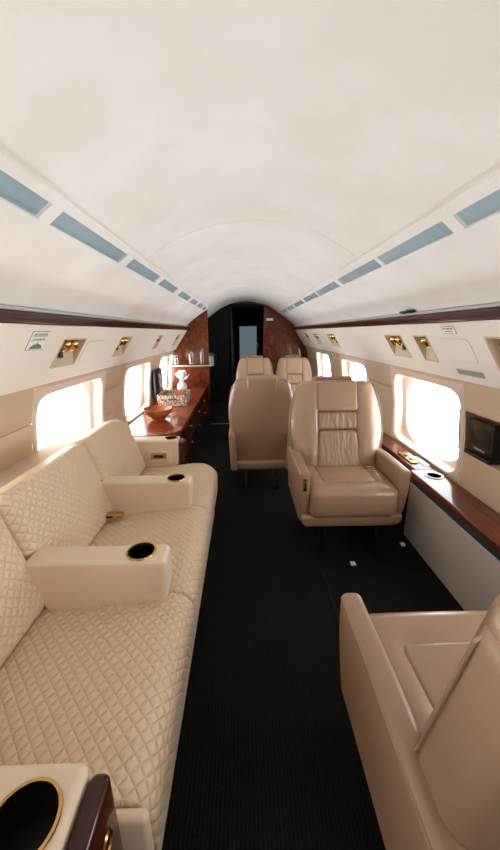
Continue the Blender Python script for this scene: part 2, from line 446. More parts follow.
# reading light niches
def reading_light(s, a, b, label, nlamp=2, button=True):
    ym = (a+b)/2
    t = thing('reading_light', label, 'reading light', psu(s, ym, .5), 0, 'reading lights in the %s service panel' % ('left' if s < 0 else 'right'))
    L = Vector(psu(s, ym, .5)); P = lambda y, tt, off: tuple(Vector(psu(s, y, tt, off))-L)
    dp = -.085; e = .004
    front = [P(a, T0, 0), P(b, T0, 0), P(b, T1, 0), P(a, T1, 0)]
    back = [P(a, T0+.02, -.004), P(b, T0+.02, -.004), P(b, T1, dp), P(a, T1, dp)]
    mb = MB().add(front+back, [(0, 1, 5, 4), (1, 2, 6, 5), (2, 3, 7, 6), (3, 0, 4, 7), (4, 5, 6, 7)])
    # thin rim
    o2 = [P(a-.008, T0-.02, .0), P(b+.008, T0-.02, .0), P(b+.008, T1+.02, .0), P(a-.008, T1+.02, .0)]
    o1 = [P(a-.008, T0-.02, .003), P(b+.008, T0-.02, .003), P(b+.008, T1+.02, .003), P(a-.008, T1+.02, .003)]
    i1 = [P(a, T0, .003), P(b, T0, .003), P(b, T1, .003), P(a, T1, .003)]
    mb.add(o2+o1+i1+front, [(i, (i+1) % 4, 4+(i+1) % 4, 4+i) for i in range(4)]+[(4+i, 4+(i+1) % 4, 8+(i+1) % 4, 8+i) for i in range(4)]+[(8+i, 8+(i+1) % 4, 12+(i+1) % 4, 12+i) for i in range(4)])
    mb.build('housing', M['niche'], t, smooth=False)
    wd = b-a
    for k in range(nlamp):
        y = a+wd*((.36, .70)[k] if nlamp == 2 else .5)
        c = Vector(P(y, T1-.13, -.020))
        R3 = Matrix.Rotation(s*math.radians(-35), 3, 'Y')
        h = MB().lathe([(.0, -.034), (.016, -.034), (.023, -.025), (.027, 0), (.024, .02), (.014, .03), (0, .031)], 18)
        h.v = [tuple(c+R3 @ Vector(p)) for p in h.v]
        o = h.build(('lamp_head', 'air_nozzle')[k], M['brass'], t)
        st = MB().tube([tuple(c+R3 @ Vector((0, 0, -.02))), tuple(c+R3 @ Vector((0, .01, .0))+Vector((s*.03, 0, .02)))], .007, 8).build('stem', M['brass'], o)
    if button:
        tt = T0+.12; c = [P(a+wd*u, tt+v, -.004-.081*(tt+v-T0-.02)/(T1-T0-.02)+.002) for u, v in ((.2, 0), (.42, 0), (.42, .11), (.2, .11))]
        d = [tuple(Vector(p)+Vector((-s*.012, 0, -.007))) for p in c]
        k = MB().add(c+d, [(0, 1, 2, 3), (4, 5, 6, 7)]+[(i, (i+1) % 4, 4+(i+1) % 4, 4+i) for i in range(4)]).build('button_plate', M['brass'], t, smooth=False)
        c2 = [tuple(Vector(d[0])*(1-u)*(1-v)+Vector(d[1])*u*(1-v)+Vector(d[2])*u*v+Vector(d[3])*(1-u)*v) for u, v in ((.2, .2), (.8, .2), (.8, .8), (.2, .8))]
        d2 = [tuple(Vector(p)+Vector((-s*.005, 0, -.003))) for p in c2]
        MB().add(c2+d2, [(0, 1, 2, 3), (4, 5, 6, 7)]+[(i, (i+1) % 4, 4+(i+1) % 4, 4+i) for i in range(4)]).build('button', M['black'], k, smooth=False)
    return t
reading_light(1, 2.163, 2.398, 'brass reading lights and black button in niche above right window, behind narrow niche')
reading_light(1, 1.855, 1.985, 'narrow niche with one brass reading light above the right window', 1, False)
reading_light(1, 1.15, 1.388, 'brass reading light in niche cut off by the right edge of the photo')
reading_light(1, 3.78, 4.09, 'largest niche of three in far right panel, brass lights and black button')
reading_light(1, 4.64, 4.90, 'middle of the three small brass light niches at far right', 1, False)
reading_light(1, 5.38, 5.642, 'farthest brass light niche on the right, beside the wood partition', 1, True)
reading_light(-1, 1.713, 1.945, 'brass reading lights in niche above the sofa, beside the left placard')
reading_light(-1, 2.52, 2.745, 'brass reading light niche above the gap between the first two left windows')
reading_light(-1, 3.635, 3.80, 'narrow light niche on left panel above the wooden bowl', 1, False)
reading_light(-1, 4.66, 4.83, 'farthest narrow light niche on left panel near the wood partition', 1, False)

# placards, hatch, grille on the service panels
def text(body, size, s, y, t, parent, m, off):
    cu = D.curves.new('lettering', 'FONT'); cu.body = body; cu.size = size; cu.align_x = 'CENTER'; cu.align_y = 'CENTER'; cu.extrude = .0003
    o = D.objects.new('lettering', cu); C.objects.link(o)
    me = D.meshes.new_from_object(o.evaluated_get(bpy.context.evaluated_depsgraph_get())); D.objects.remove(o)
    o = D.objects.new('lettering', me); C.objects.link(o); me.materials.clear(); me.materials.append(m)
    up = Vector((s*(PT[0]-PB[0])/PL, 0, (PT[1]-PB[1])/PL)); nn = Vector((s*PN[0], 0, PN[1])); rt = up.cross(nn)
    Mx = Matrix((rt, up, nn)).transposed().to_4x4()
    Mx.translation = Vector(psu(s, y, t, off))-(Vector(parent.location) if parent else Vector())
    me.transform(Mx); o.parent = parent
    return o
def plate(s, a, b, t0, t1, th, name, m, label, cat, rad=.006):
    t = thing(name, label, cat, psu(s, (a+b)/2, (t0+t1)/2)); L = Vector(t.location)
    poly = rrect((a+b)/2, (t0+t1)/2*PL, (b-a)/2, (t1-t0)/2*PL, rad, 3)
    mb = MB().prism(poly, .0003, th).map(lambda y, w, o: tuple(Vector(psu(s, y, w/PL, o))-L))
    pl = mb.build('plate', m, t, smooth=False)
    if cat == 'placard':
        e = .0025; MB().prism(rrect((a+b)/2, (t0+t1)/2*PL, (b-a)/2+e, (t1-t0)/2*PL+e, rad, 3), .0002, th-.0006).map(lambda y, w, o: tuple(Vector(psu(s, y, w/PL, o))-L)).build('border', M['grey_ink'], t, smooth=False)
    return t, L
t, L = plate(1, 1.568, 1.666, .83, .935, .002, 'placard', M['white'], 'small white warning placard with red words on the right service panel', 'placard')
text('NO SMOKING', .0125, 1, 1.617, .905, t, M['red_ink'], .0024); text('FASTEN SEAT BELT', .0075, 1, 1.617, .86, t, M['black'], .0024)
t, L = plate(-1, 1.430, 1.555, .648, .902, .002, 'placard', M['white'], 'white placard with red words and grey drawing on left service panel', 'placard')
text('NO SMOKING', .016, -1, 1.492, .865, t, M['red_ink'], .0024); text('LIFE VEST UNDER SEAT', .0085, -1, 1.492, .80, t, M['red_ink'], .0024)
poly = [(1.445, .66), (1.54, .66), (1.53, .70), (1.515, .725), (1.497, .73), (1.494, .76), (1.490, .76), (1.487, .73), (1.47, .725), (1.455, .70)]
MB().prism([(y, w*PL) for y, w in poly], .0021, .0027).map(lambda y, w, o: tuple(Vector(psu(-1, y, w/PL, o))-L)).build('drawing', M['grey_ink'], t, smooth=False)
for k in range(2):
    MB().prism(rrect(1.492, (.84-.06*k)*PL, .055, .0009, .0004, 1), .0021, .0026).map(lambda y, w, o: tuple(Vector(psu(-1, y, w/PL, o))-L)).build('rule', M['grey_ink'], t, smooth=False)
t, L = plate(1, 4.63, 4.86, .02, .10, .002, 'placard', M['white'], 'tiny white placard with purple print near far right window', 'placard', .003)
text('EXIT', .026, 1, 4.745, .06, t, M['red_ink'], .0024)
t, L = plate(-1, 4.30, 4.50, .03, .12, .002, 'placard', M['white'], 'tiny placard at lower edge of the far left service panel', 'placard', .003)
text('EXIT', .026, -1, 4.40, .075, t, M['red_ink'], .0024)
def hatch(s, a, b, t0, t1, label):
    t, L = plate(s, a, b, t0, t1, .0015, 'service_hatch', M['line'], label, 'hatch', .02)
    MB().prism(rrect((a+b)/2, (t0+t1)/2*PL, (b-a)/2-.0015, (t1-t0)/2*PL-.0015, .019, 3), .0015, .0022).map(lambda y, w, o: tuple(Vector(psu(s, y, w/PL, o))-L)).build('cover', M['panel'], t, smooth=False)
hatch(1, 1.507, 1.735, .372, .745, 'flush off-white hatch with rounded corners beside the right placard')
hatch(-1, 1.99, 2.24, .312, .72, 'flush off-white hatch between the two nearest niches on the left panel')
t, L = plate(1, 1.512, 1.713, .13, .222, .002, 'air_grille', M['lip'], 'grey slotted grille low on the right service panel', 'grille', .003)
for k in range(5):
    MB().prism(rrect(1.6125, (.142+.017*k)*PL, .094, .0014, .001, 1), .002, .0035).map(lambda y, w, o: tuple(Vector(psu(1, y, w/PL, o))-L)).build('slat', M['grey'], t, smooth=False)

# end walls, partitions, vestibule
def secpoly(x0, x1, z0=0, up=True):
    """outline of the cabin section between two x positions"""
    def top(x):
        w = abs(x-CX)
        if w <= ST[0]: return zc+math.sqrt(R*R-w*w)+.004
        return interp([(ST[0], 1.694), (.715, 1.582), (.79, 1.529), (.86, 1.472), (.905, 1.43), (1.118, 1.08), (1.19, .75)], w)
    n = 24
    return [(x0, z0), (x1, z0)]+[(x1+(x0-x1)*k/n, max(z0+.01, top(x1+(x0-x1)*k/n))) for k in range(n+1)]
o = MB().prism(secpoly(CX-1.18, -.535), 5.2, 5.26, 'y').build('wall_partition_left', M['burl'], smooth=False)
struct(o, 'burl wood partition at the end of the left-hand credenza', 'partition')
o = MB().prism(secpoly(.378, CX+1.18), 6.36, 6.42, 'y').build('wall_partition_right', M['burl'], smooth=False)
struct(o, 'burl wood partition behind the pair of far seats', 'partition')
o = MB().prism(secpoly(CX-1.2, CX+1.2), Y0-.05, Y0, 'y').build('wall_front', M['wall'], smooth=False)
struct(o, 'beige forward bulkhead behind the camera', 'wall')
# dark vestibule shell
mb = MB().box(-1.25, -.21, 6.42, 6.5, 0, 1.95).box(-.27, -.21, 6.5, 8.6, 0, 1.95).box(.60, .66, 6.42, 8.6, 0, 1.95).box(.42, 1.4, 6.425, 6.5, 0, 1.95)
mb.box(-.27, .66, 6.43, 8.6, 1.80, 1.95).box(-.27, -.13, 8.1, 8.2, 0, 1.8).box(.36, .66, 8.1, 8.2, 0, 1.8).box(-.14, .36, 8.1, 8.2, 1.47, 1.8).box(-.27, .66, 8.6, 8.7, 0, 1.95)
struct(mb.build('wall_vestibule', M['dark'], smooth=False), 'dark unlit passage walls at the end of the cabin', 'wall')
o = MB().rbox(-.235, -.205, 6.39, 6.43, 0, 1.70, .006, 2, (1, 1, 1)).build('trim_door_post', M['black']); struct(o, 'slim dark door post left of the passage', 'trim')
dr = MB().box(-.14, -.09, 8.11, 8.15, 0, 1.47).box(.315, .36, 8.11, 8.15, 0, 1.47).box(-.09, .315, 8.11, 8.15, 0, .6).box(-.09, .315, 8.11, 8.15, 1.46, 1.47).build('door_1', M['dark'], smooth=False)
struct(dr, 'far dark lavatory door with blue-grey frosted pane', 'door')
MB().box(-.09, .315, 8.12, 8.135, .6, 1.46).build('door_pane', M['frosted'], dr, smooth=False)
MB().rbox(.325, .35, 8.07, 8.10, .95, 1.08, .008, 2, (1, 1, 1)).build('door_handle', M['steel'], dr)
t = thing('exit_sign', 'small pale sign on the wood partition beside the passage', 'sign', (.49, 6.36, 1.55))
MB().rbox(-.065, .065, -.016, 0, -.022, .022, .006, 2, (1, 1, 1)).build('plate', M['white'], t)
# threshold strip
tag(MB().rbox(-.50, .06, 4.79, 4.82, 0, .006, .002, 2, (1, 1, 1)).build('threshold_strip', M['steel']), 'thin pale metal threshold strip across the dark aisle floor', 'threshold')
# seat track and paper scraps on the floor
tag(MB().rbox(.428, .446, 1.08, 1.60, 0, .008, .003, 2, (1, 1, 1)).build('seat_track', M['dark']), 'black seat rail let into the carpet between the two armchairs', 'seat rail')
tag(MB().rbox(.618, .646, 1.63, 1.66, .0, .012, .003, 2, (1, 1, 1)).build('floor_clip', M['white']), 'small white clip on the carpet in front of the facing armchair', 'clip', 'white clips on the carpet')
tag(MB().rbox(.995, 1.02, 1.80, 1.83, .0, .014, .003, 2, (1, 1, 1)).build('floor_clip', M['white']), 'small white clip on the carpet at the foot of the grey side panel', 'clip', 'white clips on the carpet')

# ------------------------------------------------------------------ ledges on the right
LX = 1.07
t = thing('side_cabinet', 'low grey-panelled side cabinet with polished wood ledge under the right window', 'cabinet', (1.15, .8, 0))
def rel(t): 
    L = t.location
    return lambda x, y, z: (x-L[0], y-L[1], z-L[2])
g = rel(t)
def ledge_fn(x, y, z): return g(x, y, z)
ya, yb = -1.6, 1.955
top = MB().rbox(LX-.012, 1.246, ya, yb, .425, .467, .012, 3, (3, 8, 1)).map(g).build('ledge_top', M['ledgewood'], t)
cut(top, [cyl(.042, .3, .6, (1.15-1.15+.018, 1.915-.06-.8))])
cup = MB().lathe([(.047, .4665), (.052, .4695), (.050, .472), (.043, .471), (.041, .466), (.040, .41), (0, .41)], 36, (.018, 1.055, 0)).build('cup_holder', M['steel'], t)
MB().lathe([(.0395, .465), (.0385, .412), (0, .4115)], 32, (.018, 1.055, 0)).build('liner', M['cup'], cup)
MB().box(LX+.004, LX+.03, ya, yb-.012, .385, .426).map(g).build('green_strip', M['green'], t, smooth=False)
MB().rbox(LX, LX+.06, ya, yb-.015, .0, .386, .005, 2, (1, 1, 1)).map(g).build('panel', M['grey_panel'], t)
t = thing('side_ledge', 'dark wood ledge with brass control plate beyond the cup holder, right wall', 'ledge', (1.18, 3.4, 0)); g = rel(t)
MB().rbox(1.10, 1.246, 1.958, 5.6, .425, .462, .012, 3, (3, 8, 1)).map(g).build('ledge_top', M['ledgewood'], t)
MB().box(1.12, 1.20, 1.97, 5.6, 0, .43).map(g).build('panel', M['dark'], t, smooth=False)
cp = MB().rbox(1.125, 1.175, 2.06, 2.26, .462, .474, .004, 2, (1, 1, 1)).map(g).build('control_plate', M['brass'], t)
MB().rbox(1.138, 1.162, 2.09, 2.14, .473, .480, .003, 2, (1, 1, 1)).map(g).build('switch', M['black'], cp)
MB().rbox(1.138, 1.162, 2.17, 2.20, .473, .480, .003, 2, (1, 1, 1)).map(g).build('switch', M['black'], cp)
MB().rbox(1.195, 1.245, 2.02, 2.18, .4615, .467, .002, 2, (1, 1, 1)).map(g).build('steel_strip', M['steel'], t)  # thin pale metal strip lying on the ledge

# monitor in the recess
t = thing('video_monitor', 'small black video monitor with four grey keys in the right wall recess', 'monitor', (1.275, 1.640, .666))
lean = lambda x, y, z: (x-.12*z+.005, y, z)
bd = MB().rbox(-.02, .03, -.095, .095, .018, .205, .006, 2, (1, 1, 1)).map(lean).build('body', M['black'], t)
MB().rbox(-.0225, -.018, -.078, .078, .075, .193, .002, 1, (1, 1, 1)).map(lean).build('screen', M['screen'], t)
for k in range(4):
    MB().rbox(-.024, -.018, -.04+.021*k, -.024+.021*k, .04, .054, .002, 1, (1, 1, 1)).map(lean).build('key', M['grey'], bd)
MB().rbox(-.036, .035, -.10, .097, .0005, .02, .005, 2, (1, 1, 1)).build('base', M['black'], t)
# dark monitor on the left wall
t = thing('wall_monitor', 'flat black screen mounted on left wall between the far two windows', 'monitor', (CX-1.17, 4.2, .72))
MB().rbox(0.01, .045, -.18, .18, -.17, .17, .008, 2, (1, 1, 1)).build('body', M['black'], t)
MB().rbox(.0445, .0465, -.165, .165, -.155, .155, .001, 1, (1, 1, 1)).build('screen', M['screen'], t)

# beige shelf behind the sofa back
o = MB().prism([(-1.135, .60), (-1.135, .715), (-1.12, .715), (-.985, .70), (-.967, .68), (-.985, .60)], .25, 2.17, 'y').build('trim_sofa_shelf', M['wall'], smooth=False)
struct(o, 'beige shelf along the left wall behind the sofa back', 'trim')

# ------------------------------------------------------------------ sofa
SO = (-.55, 1.3, 0)
sofa = thing('sofa', 'long cream quilted leather sofa with drop-in armrests along the left wall', 'sofa', SO)
g = rel(sofa)
YB = [.43, .985, 1.60, 2.20]
RC = (-.262, .364, .073)                      # centre and radius of the front roll
def seatuv(x, y, z):
    X = x+SO[0]
    if X > RC[0]: X = RC[0]+RC[2]*max(0, math.atan2(X-RC[0], z-RC[1]))
    return (X, y)
def seattop(x): return .437-.040*min(1, max(0, (-.34-x)/.42))
SP = [(-.76+.498*k/18, seattop(-.76+.498*k/18)) for k in range(19)]
SP += [(RC[0]+RC[2]*math.sin(PI*.55*k/10), RC[1]+RC[2]*math.cos(PI*.55*k/10)) for k in range(1, 11)]
SP += [(-.193, .27), (-.76, .27)]
for i, (ya, yb) in enumerate(zip(YB, YB[1:])):
    L = yb-ya; rings = [(0, .014), (.003, .006), (.010, .0015), (.022, 0)]+[(L*k/14, 0) for k in range(1, 14)]+[(L-.022, 0), (L-.010, .0015), (L-.003, .006), (L, .014)]
    mb = MB(); n = len(SP); cx0, cz0 = -.46, .34
    for d, e in rings:
        cr_ = max(0, (d-L+.10)/.10) if i == 2 else 0
        for x, z in SP:
            zz = z+(.007*math.sin(PI*d/L) if z > .40 else 0)
            xx = x-.075*cr_**2.2*max(0, (x+.5)/.3)
            mb.v.append(g(xx+(cx0-xx)*e/.3, ya+d, zz+(cz0-zz)*e/.10))
    m_ = len(rings)
    mb.f = [(k*n+j, (k+1)*n+j, (k+1)*n+(j+1) % n, k*n+(j+1) % n) for k in range(m_-1) for j in range(n)]+[tuple(range(n)), tuple((m_-1)*n+j for j in range(n))[::-1]]
    mb.build('seat_cushion', M['quilt'], sofa, uvfn=seatuv)
LA = math.radians(16)
def backfn(last=False, first=False, ya=0, yb=1):
    def fn(x, y, z):                           # x: thickness, z: height along the lean
        f = (y-ya)/(yb-ya)
        if last and z > .2:
            k = max(0, (f-.70)/.30); z -= .12*k*k*(z-.2)/.2; y -= .03*max(0, (f-.8)/.2)*math.exp(-((z-.25)/.035)**2)
        x += .012*math.sin(PI*f)*math.sin(PI*min(1, max(0, z/.45)))
        X = -.705+x*math.cos(LA)-z*math.sin(LA); Z = .425+x*math.sin(LA)+z*math.cos(LA)
        return g(X, y, Z)
    return fn
def backuv(x, y, z):
    X = x+SO[0]; return (-(X+.7)*math.sin(LA)+(z-.42)*math.cos(LA), y)
for i, (ya, yb) in enumerate(zip(YB, YB[1:])):
    MB().rbox(-.125, .015, ya+.0015, yb-.0015+(0.0 if i < 2 else -.01), -.02, .40, .045, 5, (4, 18, 14), backfn(i == 2, i == 0, ya, yb)).build('back_cushion', M['quilt'], sofa, uvfn=backuv)
MB().rbox(-.93, -.234, .36, 2.24, .0, .29, .01, 2, (2, 2, 2)).map(g).build('base', M['skirt'], sofa)
MB().prism([(-.88, .28), (-.75, .28), (-.80, .40), (-.94, .68), (-.965, .68), (-.965, .28)], .38, 2.22, 'y').map(g).build('back_frame', M['cream'], sofa, smooth=False)
def armrest(ya, yb, x0, x1, z0, z1, cupc, cupr, ringm, lean=True):
    def fn(x, y, z):
        k = (x-x0)/(x1-x0)
        if k > .85 and z < .5: x -= .012*(.5-z)/.1
        if k < .2 and lean: x += .05*(z1-z)/.19
        return g(x, y, z)
    a = MB().rbox(x0, x1, ya, yb, z0, z1, .017, 4, (6, 3, 3), fn).build('armrest', M['cream'], sofa)
    cx, cy = cupc[0]-SO[0], cupc[1]-SO[1]
    cut(a, [cyl(cupr, z1-.09, z1+.05, (cx, cy))])
    c = MB().lathe([(cupr+.001, z1-.002), (cupr+.005, z1+.001), (cupr+.004, z1+.004), (cupr-.001, z1+.004), (cupr-.002, z1-.004)], 40, (cx, cy, 0)).build('cup_ring', ringm, a)
    MB().lathe([(cupr-.0015, z1), (cupr-.003, z1-.085), (0, z1-.086)], 36, (cx, cy, 0)).build('cup_liner', M['cup'], a)
    # welt along the front top edge
    MB().tube([g(x0+.014, ya+.0035, z1-.0085), g(x1-.014, ya+.0035, z1-.0085)], .0028, 6).build('welt', M['cream'], a)
    return a
armrest(.940, 1.045, -.750, -.272, .39, .594, (-.366, .998), .046, M['brass'])
armrest(1.565, 1.665, -.755, -.283, .39, .588, (-.365, 1.615), .043, M['brass'])
fa = armrest(2.215, 2.33, -.95, -.47, .30, .60, (-.53, 2.275), .042, M['brass'], False)
MB().rbox(-.472, -.425, 2.222, 2.325, .28, .585, .02, 3, (1, 1, 1)).map(g).build('arm_front', M['wood'], fa)
bp = MB().rbox(-.70, -.525, 2.208, 2.217, .448, .522, .004, 2, (1, 1, 1)).map(g).build('control_plate', M['cream'], fa)
MB().rbox(-.668, -.556, 2.2055, 2.209, .463, .507, .003, 1, (1, 1, 1)).map(g).build('brass_inset', M['brass'], bp)
MB().rbox(-.645, -.577, 2.2035, 2.206, .476, .494, .001, 1, (1, 1, 1)).map(g).build('control_strip', M['black'], bp)
na = armrest(.20, .405, -.95, -.277, .28, .612, (-.345, .325), .050, M['brass'], False)
MB().rbox(-.276, -.238, .205, .397, .28, .598, .016, 4, (1, 1, 1)).map(g).build('arm_front', M['wood'], na)
rp = MB().lathe([(.016, -.003), (.020, 0), (.016, .003), (.012, 0)], 24, axis='x', close=True)
rp.map(lambda x, y, z: g(x-.2375, y+.345, z+.51)).build('ring_pull', M['brass'], na)
MB().rbox(-.33, -.196, .405, .4295, .27, .430, .012, 3, (1, 1, 1)).map(g).build('end_flap', M['cream'], sofa)
bk = MB().rbox(-.715, -.62, 1.475, 1.515, .44, .456, .005, 2, (1, 1, 1)).map(g).build('seat_belt_buckle', M['brass'], sofa)
MB().rbox(-.70, -.665, 1.47, 1.52, .4395, .449, .003, 1, (1, 1, 1)).map(g).build('belt_webbing', M['black'], bk)

# ------------------------------------------------------------------ credenza and what stands on it
cr = thing('credenza', 'low glossy burl credenza with rounded corner beyond the sofa', 'cabinet', (-.85, 3.95, 0)); g = rel(cr)
def creprof(e, y0=2.72, rr=.20):
    xf = -.575+e; pts = [(-1.10, y0-e), (xf-rr, y0-e)]
    pts += [(xf-rr+rr*math.sin(PI/2*k/10), y0-e+rr-rr*math.cos(PI/2*k/10)) for k in range(1, 11)]
    pts += [(xf-.03, 5.199), (-1.10, 5.199)]
    return pts
tp = MB().prism(creprof(0), .445, .482).map(g).build('counter_top', M['counter'], cr, angle=50)
MB().prism(creprof(-.022), 0, .445).map(g).build('body', M['wood'], cr, angle=50)
for k in range(3):
    for j, (z0, z1) in enumerate(((.255, .42), (.05, .24))):
        y0 = 3.1+.68*k; y1 = y0+.65
        d = MB().rbox(-.602, -.585-.006*k, y0, y1, z0, z1, .006, 2, (1, 1, 1)).map(g).build('drawer', M['wood'], cr)
        MB().lathe([(0, .026), (.010, .026), (.013, .018), (.006, .008), (.006, 0)], 14, axis='x').map(lambda x, y, z: g(x-.588-.006*k, y+(y0+y1)/2, z+z1-.06)).build('knob', M['steel'], d)
bw = thing('wooden_bowl', 'turned orange-brown wooden bowl near the front of the credenza', 'bowl', (-.875, 3.28, .482))
MB().lathe([(0, .004), (.045, .004), (.05, 0), (.058, 0), (.06, .012), (.105, .04), (.138, .078), (.148, .112), (.142, .113), (.13, .082), (.098, .05), (.05, .026), (0, .022)], 40).build('bowl', M['bowlwood'], bw)
bs = thing('wicker_basket', 'rectangular speckled wicker basket with a handle slot, behind the wooden bowl', 'basket', (-.86, 4.05, .482), .06)
def bfn(x, y, z): k = 1+.10*z/.14; return (x*k, y*k, z)
mb = MB()
mb.rbox(-.165, .165, -.19, -.175, .0, .13, .005, 2, (2, 1, 2)); 
o = mb.map(bfn).build('front_panel', M['wicker'], bs); cut(o, [MB().box(-.05, .05, -.3, -.1, .075, .10)])
MB().rbox(-.165, .165, .175, .19, .0, .13, .005, 2, (2, 1, 2)).map(bfn).build('back_panel', M['wicker'], bs)
MB().rbox(-.165, -.15, -.185, .185, .0, .13, .005, 2, (2, 1, 2)).map(bfn).build('side_panel', M['wicker'], bs)
MB().rbox(.15, .165, -.185, .185, .0, .13, .005, 2, (2, 1, 2)).map(bfn).build('side_panel', M['wicker'], bs)
MB().rbox(-.16, .16, -.185, .185, .0, .012, .004, 2, (2, 1, 2)).build('bottom', M['wicker'], bs)
rim = [bfn(x, y, .13) for x, y in rrect(0, 0, .158, .183, .02, 4)]; rim.append(rim[0])
MB().tube(rim, .009, 8).build('rim', M['wicker'], bs)
tag(MB().rbox(-.06, .06, -.05, .05, 0, .10, .01, 2, (1, 1, 1)).map(lambda x, y, z: (x-.80, y+4.14, z+.494)).build('red_packet', M['redcloth']), 'red-orange packet lying inside the wicker basket', 'packet')
va = thing('vase', 'round white ceramic vase on the credenza behind the basket', 'vase', (-.925, 4.93, .482))
MB().lathe([(0, 0), (.045, 0), (.068, .03), (.075, .07), (.062, .11), (.034, .135), (.028, .15), (.032, .158), (.024, .156), (.02, .14), (0, .13)], 32).build('body', M['ceramic'], va)
fl = thing('coral_spray', 'white branching coral spray standing in the white vase', 'flowers', (-.925, 4.93, .640))
rd = random.Random(7)
for k in range(15):
    a = 2*PI*k*.382; el = math.radians((80, 55, 25)[k % 3]+rd.uniform(-10, 10)); le = rd.uniform(.10, .15)
    d = Vector((math.cos(a)*math.cos(el), math.sin(a)*math.cos(el), math.sin(el)))
    mb = MB(); p0 = Vector((0, 0, -.02)); p1 = Vector((0, 0, .012))+d*le*.5; p2 = Vector((0, 0, .01))+d*le
    mb.tube([p0, p1, p2], [.006, .008, .006], 7)
    for j in range(5):
        b = rd.uniform(0, 2*PI); q = p1.lerp(p2, rd.uniform(.2, 1)); e = q+Vector((math.cos(b)*.028, math.sin(b)*.028, rd.uniform(-.005, .03)))
        mb.tube([q, q.lerp(e, .6), e], [.006, .010, .007], 7)
    mb.build('branch', M['ceramic'], fl)
# curved shelf on the left partition, with glasses and a jug
sh = [(-1.14, 5.2), (-.56, 5.2), (-.535, 5.27), (-.46, 5.27), (-.46, 5.16)]
pts = [(-1.13, 5.199), (-1.13, 5.08)]+[(-.58+.11*math.sin(PI/2*k/8), 5.19-.11*math.cos(PI/2*k/8)) for k in range(9)]+[(-.47, 5.27), (-.533, 5.27), (-.533, 5.199)]
tag(MB().prism(pts, .834, .846).build('display_shelf', M['cream']), 'pale curved shelf edge fixed to the left burl partition', 'shelf')
def tumbler(x, y, r, h, label):
    o = MB().lathe([(0, .004), (r*.9, .004), (r, .012), (r, h), (r-.003, h), (r-.003, .014), (0, .012)], 24, (x, y, .842)).build('drinking_glass', M['glass'])
    tag(o, label, 'glass', 'glasses on the curved shelf')
tumbler(-.80, 5.14, .045, .23, 'wide clear glass at the middle of the curved partition shelf')
tumbler(-.635, 5.14, .034, .25, 'tall slim clear glass near the aisle end of the partition shelf')
tumbler(-1.03, 5.14, .036, .17, 'short clear glass at the wall end of the partition shelf')
jg = thing('thermos_jug', 'pale jug with black lid at the aisle end of the partition shelf', 'jug', (-.500, 5.195, .846))
MB().lathe([(0, 0), (.038, 0), (.04, .01), (.04, .12), (.03, .135), (0, .136)], 24).build('body', M['grey'], jg)
MB().lathe([(.03, .135), (.042, .14), (.046, .165), (.03, .185), (0, .19)], 20).build('lid', M['black'], jg)
MB().tube([(.035, 0, .15), (.075, 0, .14), (.078, 0, .07), (.038, 0, .03)], .009, 8).build('handle', M['black'], jg)

